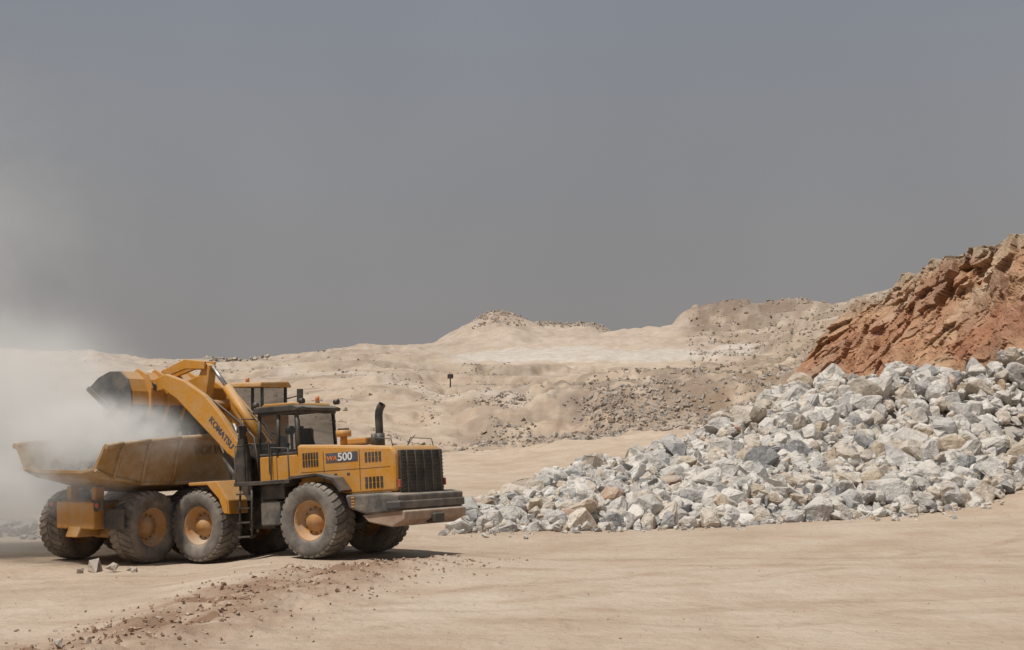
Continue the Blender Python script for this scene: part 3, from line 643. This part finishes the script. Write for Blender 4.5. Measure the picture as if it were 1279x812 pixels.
def ring(s,th):
    x,zf,hf,zk,hk,zt,ht=s
    o=[(-ht,zt),(-hk,zk),(-hf,zf),(hf,zf),(hk,zk),(ht,zt)]
    i=[(-ht+th,zt),(-hk+th,zk+th*.6),(-hf,zf+th),(hf,zf+th),(hk-th,zk+th*.6),(ht-th,zt)]
    return [(x,y,z) for y,z in o]+[(x,y,z) for y,z in reversed(i)]
V=[];F=[]
for s_ in secs:V+=ring(s_,.09)
for k in range(len(secs)-1):
    for j in range(12):F.append((k*12+j,k*12+(j+1)%12,(k+1)*12+(j+1)%12,(k+1)*12+j))
for k in(0,len(secs)-1):
    b0=k*12
    for j in range(5):F.append((b0+j,b0+j+1,b0+10-j,b0+11-j))
fromV("dump_body",V,F,M_BED,Tk,.012)
fromV("headboard",[(4.15,-1.74,3.42),(4.15,-1.44,2.0),(4.15,1.44,2.0),(4.15,1.74,3.42),(4.15,.9,3.68),(4.15,-.9,3.68),(4.27,-1.74,3.42),(4.27,-1.44,2.0),(4.27,1.44,2.0),(4.27,1.74,3.42),(4.27,.9,3.68),(4.27,-.9,3.68)],
   [(0,1,2,3,4,5),(11,10,9,8,7,6)]+[(i,(i+1)%6,(i+1)%6+6,i+6) for i in range(6)],M_BED,Tk,.02)
for sd in(-1,1):
    for k in range(len(secs)-1):
        a_,b_=secs[k],secs[k+1]
        rod("bed_top_rail_%d_%d"%(sd+1,k),(a_[0],sd*(a_[6]+.0),a_[5]-.03),(b_[0],sd*(b_[6]+.0),b_[5]-.03),.075,M_BED,Tk,8)
        rod("bed_knee_rail_%d_%d"%(sd+1,k),(a_[0],sd*a_[4],a_[3]),(b_[0],sd*b_[4],b_[3]),.05,M_BED,Tk,8)
    for k,xx in enumerate((-1.2,-.3,.8,3.2)):
        s_=[q_ for q_ in secs if q_[0]==xx][0]
        rod("bed_rib_%d_%d"%(sd+1,k),(xx,sd*(s_[4]+.02),s_[3]),(xx,sd*(s_[6]+.02),s_[5]),.055,M_BED,Tk,6)
    rod("hoist_cylinder_%d"%(sd+1),(2.9,sd*.85,1.0),(1.6,sd*1.0,1.95),.10,M_BLK,Tk)
# lettering lies on the outward-sloping side wall of the bed
ysurf=-(1.45+(1.76-1.45)*(2.86-2.01)/(3.28-2.01))
t_=text("bed_lettering","VOLVO",.36,(2.1,ysurf-.03,2.86),(R(90)+math.atan2(.31,1.27),0,0),M_LT,Tk,1.15)
nl=360; xl=rng.uniform(-.9,4.0,nl);yl=rng.uniform(-1.3,1.3,nl);zl=2.4+.75*np.exp(-((xl-2)/1.7)**2)*np.exp(-(yl/1.0)**2)+rng.uniform(-.1,.1,nl)
ld=scatter("rock_load",np.stack([xl,yl,zl],1),rng.uniform(.1,.38,nl),pick(nl,[.2,.2,.15,.1,.2,.1,.03,.02]),M_R,VB);ld.parent=Tk
nf=150;xf=rng.uniform(6.3,7.2,nf);yf=rng.uniform(-1.5,1.5,nf);zf=rng.uniform(2.9,4.4,nf)
ld=scatter("falling_rock",np.stack([xf,yf,zf],1),rng.uniform(.03,.19,nf),pick(nf,[.2,.2,.15,.1,.2,.1,.03,.02]),M_R,VB);ld.parent=Ld
box("front_chassis",4.6,8.3,-.6,.6,.95,1.6,M_TY,Tk,.05);rod("articulation_hitch",(4.3,0,1.3),(5.0,0,1.3),.3,M_BLK,Tk)
prism("truck_hood",[(7.3,1.6),(7.3,2.75),(8.5,2.55),(9.2,2.3),(9.3,1.3),(8.6,1.2)],-1.1,1.1,M_TY,Tk,.08)
box("front_bumper",8.9,9.4,-1.4,1.4,.8,1.3,M_BLK,Tk,.06)
for sd in(-1,1): prism("truck_front_fender_%d"%(sd+1),[(5.0,1.5),(5.4,2.05),(6.9,2.05),(7.3,1.5),(7.2,1.45),(6.8,1.95),(5.5,1.95),(5.1,1.45)],sd*1.25-.38,sd*1.25+.38,M_TY,Tk,.02)
box("truck_cab_lower",5.6,6.9,-.5,.95,1.7,3.85,M_TY,Tk,.06)
for i,(x,y) in enumerate(((5.7,.88),(5.7,-.43),(6.8,.88),(6.8,-.43))): rod("truck_cab_post_%d"%i,(x,y,3.8),(x,y,4.66),.05,M_BLK,Tk,8)
box("truck_cab_window_band",5.69,6.82,-.42,.88,3.84,4.64,M_GL,Tk,.02)
prism("truck_cab_roof",[(5.5,4.64),(5.55,4.80),(6.85,4.84),(7.05,4.64)],-.52,.97,M_TY,Tk,.05)
pipe("truck_mirror_arm",[(6.8,-.5,4.3),(6.95,-.85,4.4)],.02,M_BLK,Tk);box("truck_mirror",6.9,6.96,-1.0,-.78,4.1,4.6,M_BLK,Tk,.02)
rod("truck_beacon",(6.0,.4,4.8),(6.0,.4,4.95),.06,M_OR,Tk)

# ================================================================ small sign on the slope
Sg=bpy.data.objects.new("quarry_sign",None);scene.collection.objects.link(Sg)
sxp,syp=-10.6,242.; Sg.location=(sxp,syp,float(H(np.array([sxp]),np.array([syp]))[0]))
rod("post",(0,0,-.3),(0,0,2.1),.12,M_BLK,Sg,8);box("board",-.5,.5,-.16,-.10,1.5,2.3,M_BLK,Sg,.02)

# ================================================================ dust
def dust(name,loc,rad,dens,scale,seed,ncut=.45,scatter_glow=.18):
    bpy.ops.mesh.primitive_uv_sphere_add(segments=24,ring_count=16,radius=1,location=loc)
    o=bpy.context.object;o.name=name;o.scale=rad
    m=bpy.data.materials.new(name);m.use_nodes=True;nt=m.node_tree;nt.nodes.clear()
    try: m.cycles.volume_step_rate=3
    except Exception: pass
    ou=nt.nodes.new('ShaderNodeOutputMaterial');pv=nt.nodes.new('ShaderNodeVolumePrincipled')
    pv.inputs['Color'].default_value=(.97,.94,.89,1);pv.inputs['Anisotropy'].default_value=0.0
    tc=nt.nodes.new('ShaderNodeTexCoord');g=nt.nodes.new('ShaderNodeVectorMath');g.operation='LENGTH';nt.links.new(tc.outputs['Object'],g.inputs[0])
    fall=maprange(nt,g.outputs['Value'],.15,1.0,1,0)
    mp=nt.nodes.new('ShaderNodeMapping');nt.links.new(tc.outputs['Object'],mp.inputs[0]);mp.inputs['Location'].default_value=(seed,seed*2,0);mp.inputs['Scale'].default_value=tuple(r_/min(rad) for r_ in rad)
    n=noise(nt,scale,3,.6,mp.outputs[0]);nn=maprange(nt,n.outputs[0],ncut-.08,ncut+.18,.03,1)
    mu=mth(nt,'MULTIPLY',fall,nn); pw=mth(nt,'MULTIPLY',fall,mu); dn=mth(nt,'MULTIPLY',pw,dens)
    nt.links.new(dn,pv.inputs['Density']);nt.links.new(pv.outputs[0],ou.inputs['Volume'])
    pv.inputs['Emission Color'].default_value=(.98,.92,.84,1); nt.links.new(mth(nt,'MULTIPLY',dn,scatter_glow),pv.inputs['Emission Strength'])  # added self-emission by density, stands in for sunlight scattered within the dust
    o.data.materials.append(m);return o
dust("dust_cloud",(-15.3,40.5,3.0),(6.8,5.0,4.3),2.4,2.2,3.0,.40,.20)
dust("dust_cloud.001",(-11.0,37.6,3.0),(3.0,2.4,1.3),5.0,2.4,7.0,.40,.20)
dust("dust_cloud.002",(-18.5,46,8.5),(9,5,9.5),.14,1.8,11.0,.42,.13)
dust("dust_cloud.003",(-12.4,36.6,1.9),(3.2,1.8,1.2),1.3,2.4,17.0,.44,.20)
